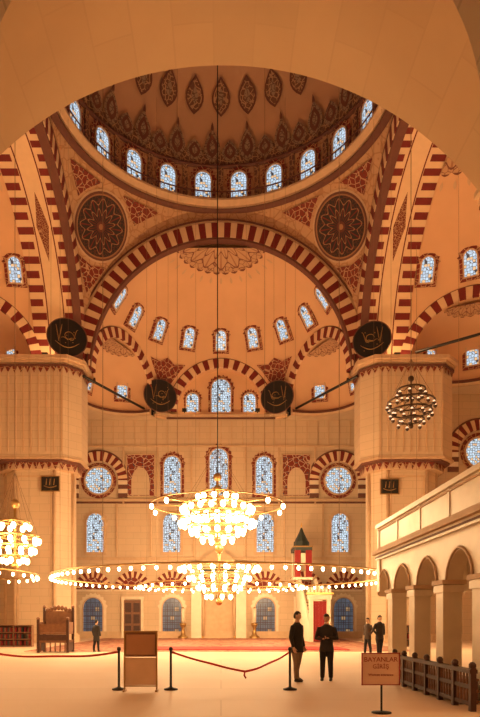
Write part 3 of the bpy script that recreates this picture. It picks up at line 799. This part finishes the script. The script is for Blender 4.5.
# wooden fence
F=MB(); fx=4.40
for k in range(7):
    y=10.5+k*0.78; F.box((fx,y,0.38),(0.10,0.10,0.76),M_WOOD); F.ball((fx,y,0.8),0.07,M_WOOD,8,5)
for z in (0.70,0.42,0.12): F.box((fx,12.85,z),(0.06 if z<0.6 else 0.14,4.8,0.07),M_WOOD)
for k in range(34):
    F.box((fx,10.6+k*0.138,0.42),(0.03,0.035,0.56),M_WOODL)
F.obj('wooden_railing')
F=MB()
for k in range(5):
    y=11.4+k*1.0
    F.box((4.70,y,0.22),(0.34,0.06,0.44),M_WOOD)
for z in (0.05,0.25,0.46): F.box((4.70,13.4,z),(0.36,4.1,0.05),M_WOODL)
rn=random.Random(5)
F.obj('shoe_rack')

# ---------------------------------------------------------------- barrier, signs
for i,x in enumerate((-5.4,-2.34,-1.15,1.58)):
    mb=MB(); mb.lathe([(0.0,0),(0.16,0),(0.16,0.03),(0.05,0.06),(0.028,0.08),(0.028,0.9),(0.045,0.91),(0.045,0.97),(0.0,0.99)],16,M_BLACK,T(x,13.75,0))
    mb.obj('barrier_post' if i==0 else 'barrier_post.%03d'%i)
def ribbon(name,a,b,sag,w=0.05):
    a=V(a);b=V(b);mb=MB()
    def fn(u,v):
        p=a.lerp(b,u); p.z-=sag*4*u*(1-u)*(1+0.15*math.sin(9*u)); p.z+=w*(v-0.5); p.y+=0.03*math.sin(14*u)*v
        return p
    mb.grid(fn,40,1,M_REDC); mb.obj(name)
ribbon('barrier_tape',(-1.15,13.75,0.87),(0.55,13.72,0.42),0.03); ribbon('barrier_tape.001',(0.55,13.72,0.42),(1.58,13.75,0.87),0.06)
ribbon('barrier_tape.002',(-5.4,13.75,0.87),(-2.34,13.75,0.87),0.12)
mb=MB(); mb.tube([(0.55,13.72,0.43),(0.53,13.7,0.34),(0.57,13.7,0.27)],0.02,5,M_REDC); mb.obj('tape_knot')
def textobj(s_,size,M,mat,parent):
    c=bpy.data.curves.new('lettering','FONT'); c.body=s_; c.size=size; c.align_x='CENTER'; c.align_y='CENTER'; c.extrude=0.002
    c.materials.append(mat); o=bpy.data.objects.new('lettering',c); scn.collection.objects.link(o); o.parent=parent; o.matrix_local=M; return o
M_SIGN=m_plain('sign_board',(0.80,0.56,0.44),0.4,var=0.03); M_SRED=m_plain('sign_red',(0.38,0.02,0.02),0.5)
sg_=empty('notice_stand',(2.74,10.3,0))
mb=MB(); mb.box((0,0,0.76),(0.64,0.025,0.54),M_SIGN)
for s_ in (-1,1): mb.box((s_*0.32,-0.005,0.76),(0.015,0.04,0.56),M_SRED); mb.box((0,-0.005,0.76+s_*0.27),(0.66,0.04,0.015),M_SRED)
mb.tube([(0.02,0.02,0.02),(0.02,0.02,0.5)],0.018,8,M_IRON); mb.lathe([(0,0.0),(0.17,0.0),(0.17,0.02),(0.03,0.035)],16,M_IRON,T(0.02,0.02,0))
o=mb.obj('board'); o.parent=sg_
textobj('BAYANLAR',0.115,T(0,-0.016,0.92)@RX(pi/2),M_SRED,sg_); textobj('GİRİŞ',0.10,T(0,-0.016,0.80)@RX(pi/2),M_SRED,sg_); textobj('Women entrance',0.06,T(0,-0.016,0.66)@RX(pi/2),M_SRED,sg_)
mb=MB(); Mx=T(-1.80,13.45,0)
mb.box((0,0,1.05),(0.74,0.03,0.55),M_WOODL,Mx); mb.box((0,-0.02,1.05),(0.64,0.01,0.45),m_plain('info_panel',(0.46,0.23,0.12),0.3),Mx)
for s_ in (-1,1):
    mb.box((s_*0.36,0,0.67),(0.035,0.035,1.34),M_BRASS,Mx); mb.box((s_*0.36,0,0.02),(0.05,0.3,0.04),M_BRASS,Mx)
mb.box((0,0,1.34),(0.76,0.045,0.035),M_BRASS,Mx); mb.box((0,0,0.12),(0.72,0.03,0.03),M_BRASS,Mx)
mb.box((0,0,0.45),(0.70,0.012,0.62),m_plain('acrylic_panel',(0.72,0.50,0.34),0.2),Mx)
mb.obj('information_board')
K=MB(); Mx=T(-8.2,32,0)@T(0,-2.2,0)
K.box((0,0,0.55),(1.5,1.1,0.12),M_WOODL,Mx); K.box((0,0,0.95),(1.5,1.1,0.08),M_WOODL,Mx)
for sx in (-1,1):
    for sy in (-1,1):
        K.box((sx*0.72,sy*0.52,0.8 if sy<0 else 1.1),(0.12,0.12,1.6 if sy<0 else 2.2),M_WOOD,Mx); K.ball((sx*0.72,sy*0.52,1.66 if sy<0 else 2.26),0.09,M_WOODL,M=Mx)
    K.box((sx*0.72,0,1.25),(0.06,0.95,0.5),M_WOODL,Mx); K.box((sx*0.72,0,0.3),(0.06,0.95,0.45),M_WOOD,Mx)
K.box((0,0.52,1.5),(1.35,0.06,1.1),M_WOODL,Mx); K.box((0,-0.52,1.2),(1.35,0.06,0.4),M_WOODL,Mx)
K.box((0,-0.53,0.75),(1.3,0.04,0.3),M_WOOD,Mx)
for k in range(6): K.tube([(-0.6+0.24*k,-0.55,0.05),(-0.6+0.24*k,-0.55,0.5)],0.035,6,M_WOODL,M=Mx)
for k in range(7): K.ball((-0.54+0.18*k,0.5,2.08+0.14*math.sin(pi*k/6)),(0.1,0.04,0.14),M_WOODL,M=Mx)
K.obj('carved_preaching_lectern')
for i,(x,y) in enumerate([(-12.4,36),(11.4,36)]):
    K=MB(); Mx=T(x,y,0)
    K.box((0,0.2,0.65),(2.2,0.05,1.3),M_WOOD,Mx)
    for z in (0.05,0.45,0.85,1.27): K.box((0,0,z),(2.2,0.42,0.05),M_WOODL,Mx)
    for s_ in (-1,0,1): K.box((s_*1.08,0,0.65),(0.05,0.42,1.3),M_WOODL,Mx)
    for z in (0.1,0.5,0.9):
        for k in range(22):
            if rn.random()<0.8: K.box((-1.0+0.093*k,0,z+0.12),(0.05,0.25,0.24+0.04*rn.random()),[M_CURT,M_TEAL,M_WOODL][k%3],Mx)
    K.obj('bookcase')

# ---------------------------------------------------------------- people
M_SKIN=m_plain('skin',(0.66,0.41,0.28),0.55,var=0.04); M_HAIR=m_plain('dark_hair',(0.02,0.013,0.01),0.6)
M_EYE=m_plain('eye_white',(0.8,0.75,0.7),0.3,var=0.0); M_LIP=m_plain('lips',(0.35,0.12,0.09),0.5)
M_COAT=m_plain('dark_coat',(0.022,0.018,0.018),0.8); M_COAT2=m_plain('charcoal_jacket',(0.03,0.026,0.028),0.8)
M_KH=m_plain('khaki_trousers',(0.26,0.18,0.12),0.85); M_DK=m_plain('dark_trousers',(0.02,0.017,0.02),0.85); M_SHOE=m_plain('black_shoes',(0.012,0.01,0.01),0.4)
def hand(mb,M,side,curl=0.5):
    mb.loft([((0,0,0.02),0.018,0.026),((0,0,-0.02),0.017,0.036),((0,0,-0.06),0.015,0.042),((0,0,-0.095),0.012,0.040)],12,M_SKIN,M)
    for k,(yy,L) in enumerate(((-0.031,0.070),(-0.010,0.080),(0.011,0.074),(0.031,0.058))):
        p=V((0,yy,-0.085)); a=0.15; pts=[p]
        for s_ in range(3):
            a+=curl*(0.5+0.12*k); p=p+V((-side*math.sin(a),0,-math.cos(a)))*L*(0.42,0.33,0.25)[s_]; pts.append(p)
        mb.tube(pts,[0.0095,0.009,0.008,0.006],7,M_SKIN,M=M)
    mb.tube([(0,-0.022,-0.03),(-side*0.012,-0.048,-0.055),(-side*0.022,-0.058,-0.08),(-side*0.03,-0.056,-0.098)],[0.012,0.011,0.009,0.006],7,M_SKIN,M=M)
def person(name,loc,rot,pose,coat,trous,hem,h=1.78,look=0.0,tilt=0.0):
    root=empty(name,loc); root.rotation_euler=(0,0,rot); sc=h/1.78; root.scale=(sc,sc,sc)
    b=MB()
    b.loft([((0,0,0.80),0.165,0.125),((0,0,0.92),0.175,0.135),((0,0,1.05),0.165,0.128),((0,0,1.2),0.18,0.135),((0,0,1.35),0.20,0.135),((0,0,1.43),0.185,0.115),((0,0.0,1.475),0.10,0.085),((0,0.005,1.50),0.066,0.066),((0,-0.005,1.57),0.056,0.058)],20,coat)
    if hem<0.8: b.loft([((0,0,hem),0.20,0.155),((0,0,0.8),0.188,0.145),((0,0,0.95),0.178,0.138)],20,coat)
    for sx in (-1,1):
        fy=pose['feet'][0 if sx<0 else 1]
        b.tube([(sx*0.09,0,0.9),(sx*0.095,0,0.72),(sx*0.1,fy*0.5-0.01,0.5),(sx*0.105,fy*0.9+0.01,0.3),(sx*0.11,fy,0.09)],[0.102,0.096,0.075,0.068,0.058],14,trous)
        b.loft([((sx*0.112,fy-0.06,0.005),0.047,0.135),((sx*0.112,fy-0.06,0.03),0.048,0.135),((sx*0.112,fy-0.045,0.065),0.044,0.10),((sx*0.11,fy+0.01,0.11),0.045,0.055)],14,trous)
        P=pose['arms'][0 if sx<0 else 1]
        S=V((sx*0.175,0,1.42)); E=V(P[0]); W=V(P[1])
        b.tube([S,S.lerp(E,0.5)+V((sx*0.008,0,0)),E,E.lerp(W,0.5),W],[0.068,0.063,0.056,0.050,0.038],12,coat)
    tmp=b.obj('tmp')
    r=tmp.modifiers.new('r','REMESH'); r.mode='VOXEL'; r.voxel_size=0.014; r.use_smooth_shade=True
    s_=tmp.modifiers.new('s','SMOOTH'); s_.factor=0.5; s_.iterations=4
    bpy.context.view_layer.update(); dg=bpy.context.evaluated_depsgraph_get()
    me=bpy.data.meshes.new_from_object(tmp.evaluated_get(dg)); bpy.data.objects.remove(tmp)
    me.materials.clear()
    for m_ in (coat,trous,M_SHOE,M_SKIN): me.materials.append(m_)
    for p in me.polygons:
        c=p.center; p.use_smooth=True
        arm=abs(c.x)>0.19 and c.z>0.62
        if c.z<0.085: k=2
        elif c.z<hem+0.01 and not arm: k=1
        elif c.z>1.505 and abs(c.x)<0.1: k=3
        else: k=0
        p.material_index=k
    bo=bpy.data.objects.new('body',me); scn.collection.objects.link(bo); bo.parent=root
    H=MB(); HM=T(0,-0.012,1.665)@RZ(look)@RX(tilt)
    def hf(u,v):
        a=2*pi*u; ph=pi*v; x=math.sin(ph)*math.sin(a); y=-math.sin(ph)*math.cos(a); z=math.cos(ph)
        k=1.0
        if z<0: k=1-0.28*(-z)**1.5
        X_=0.076*x*k; Y_=0.096*y*(k if y>0 else 1-0.1*max(0,-z)); Z_=0.118*z
        if y<-0.6 and -0.45<z<0.2 and abs(x)<0.25:
            Y_-=0.022*max(0,1-abs(x)/0.25)*max(0,1-abs(z+0.22)/0.3)
        if y<-0.5 and abs(z-0.05)<0.13 and 0.2<abs(x)<0.6: Y_+=0.006
        return (X_,Y_,Z_)
    H.grid(hf,32,24,M_SKIN,M=HM)
    for sx in (-1,1):
        H.ball((sx*0.028,-0.083,0.006),(0.011,0.008,0.007),M_EYE,8,6,HM); H.ball((sx*0.028,-0.090,0.006),(0.005,0.003,0.005),M_HAIR,6,5,HM)
        H.tube([(sx*0.014,-0.093,0.024),(sx*0.03,-0.091,0.028),(sx*0.044,-0.083,0.023)],0.003,5,M_HAIR,M=HM)
        H.ball((sx*0.077,0.008,-0.008),(0.008,0.018,0.028),M_SKIN,8,6,HM)
    H.tube([(-0.02,-0.080,-0.058),(0,-0.086,-0.057),(0.02,-0.080,-0.058)],[0.003,0.006,0.003],6,M_LIP,M=HM)
    def hair(u,v):
        p=V(hf(u,v)); n_=V((p.x/0.076,p.y/0.096,p.z/0.118))
        if n_.length>0: n_.normalize()
        return (n_.x*0.085,n_.y*0.105+0.003,n_.z*0.127+0.002)
    H.grid(hair,32,24,M_HAIR,None,lambda c:(c.y>0.02 and c.z>-0.06) or c.z>0.070 or (c.z>0.03 and c.y>-0.035),HM)
    ho=H.obj('head'); ho.parent=root
    for i,sx in enumerate((-1,1)):
        if pose.get('pocket',(0,0))[i]: continue
        P=pose['arms'][i]; E=V(P[0]); W=V(P[1]); d=(W-E).normalized()
        z=-d; y=V((0,1,0)) if abs(d.y)<0.8 else V((0,0,1)); x=y.cross(z).normalized(); y=z.cross(x)
        m=Matrix((x,y,z)).transposed().to_4x4(); m.translation=W+d*0.012
        hm=MB(); hand(hm,m,sx,pose.get('curl',0.5)); o=hm.obj('hand_left' if sx>0 else 'hand_right'); o.parent=root
    return root
DOWN=dict(feet=(-0.05,0.08),arms=(((-0.245,0.03,1.13),(-0.245,-0.05,0.88)),((0.245,0.03,1.13),(0.245,-0.05,0.88))))
POCK=dict(feet=(-0.08,0.08),arms=(((-0.27,0.06,1.14),(-0.19,-0.07,0.95)),((0.27,0.06,1.14),(0.19,-0.07,0.95))),pocket=(1,1))
PHONE=dict(feet=(-0.02,0.03),arms=(((-0.27,-0.02,1.13),(-0.07,-0.24,1.12)),((0.27,-0.02,1.13),(0.07,-0.24,1.14))),curl=0.8)
person('man_in_long_coat',(1.98,15.6,0),math.radians(50),DOWN,M_COAT,M_KH,0.74,1.82,0.2,0.1)
r2=person('man_holding_phone',(2.78,15.8,0),math.radians(-15),PHONE,M_COAT2,M_DK,0.78,1.76,-0.15,0.3)
ph=MB(); ph.box((0,-0.335,1.15),(0.075,0.012,0.15),M_BLACK,None); ph.box((0,-0.329,1.152),(0.066,0.002,0.13),m_emit('phone_screen',(0.5,0.6,0.7),0.5)); o=ph.obj('phone'); o.parent=r2
person('man_in_black_jacket',(6.95,26.3,0),math.radians(20),POCK,M_COAT,M_DK,0.75,1.8,0.3,0.1)
person('man_in_brown_jacket',(6.75,27.6,0),math.radians(-60),POCK,m_plain('brown_jacket',(0.06,0.035,0.025),0.8),M_DK,0.75,1.7,0.1,0.1)
person('visitor_in_dark_coat',(-6.25,30.1,0.0),math.radians(150),DOWN,M_COAT2,M_DK,0.6,1.62)

# ---------------------------------------------------------------- world + camera
w=bpy.data.worlds.new('evening'); scn.world=w; w.use_nodes=True
w.node_tree.nodes['Background'].inputs[0].default_value=(0.30,0.16,0.08,1); w.node_tree.nodes['Background'].inputs[1].default_value=0.04
cam=bpy.data.cameras.new('camera'); co=bpy.data.objects.new('camera',cam); scn.collection.objects.link(co)
co.location=(0,0,1.6); co.rotation_euler=(pi/2,0,0)
cam.sensor_width=36; cam.sensor_fit='AUTO'; cam.lens=36*600/717
cam.shift_x=(240-221)/717; cam.shift_y=(620-358.5)/717; cam.clip_end=300
scn.camera=co
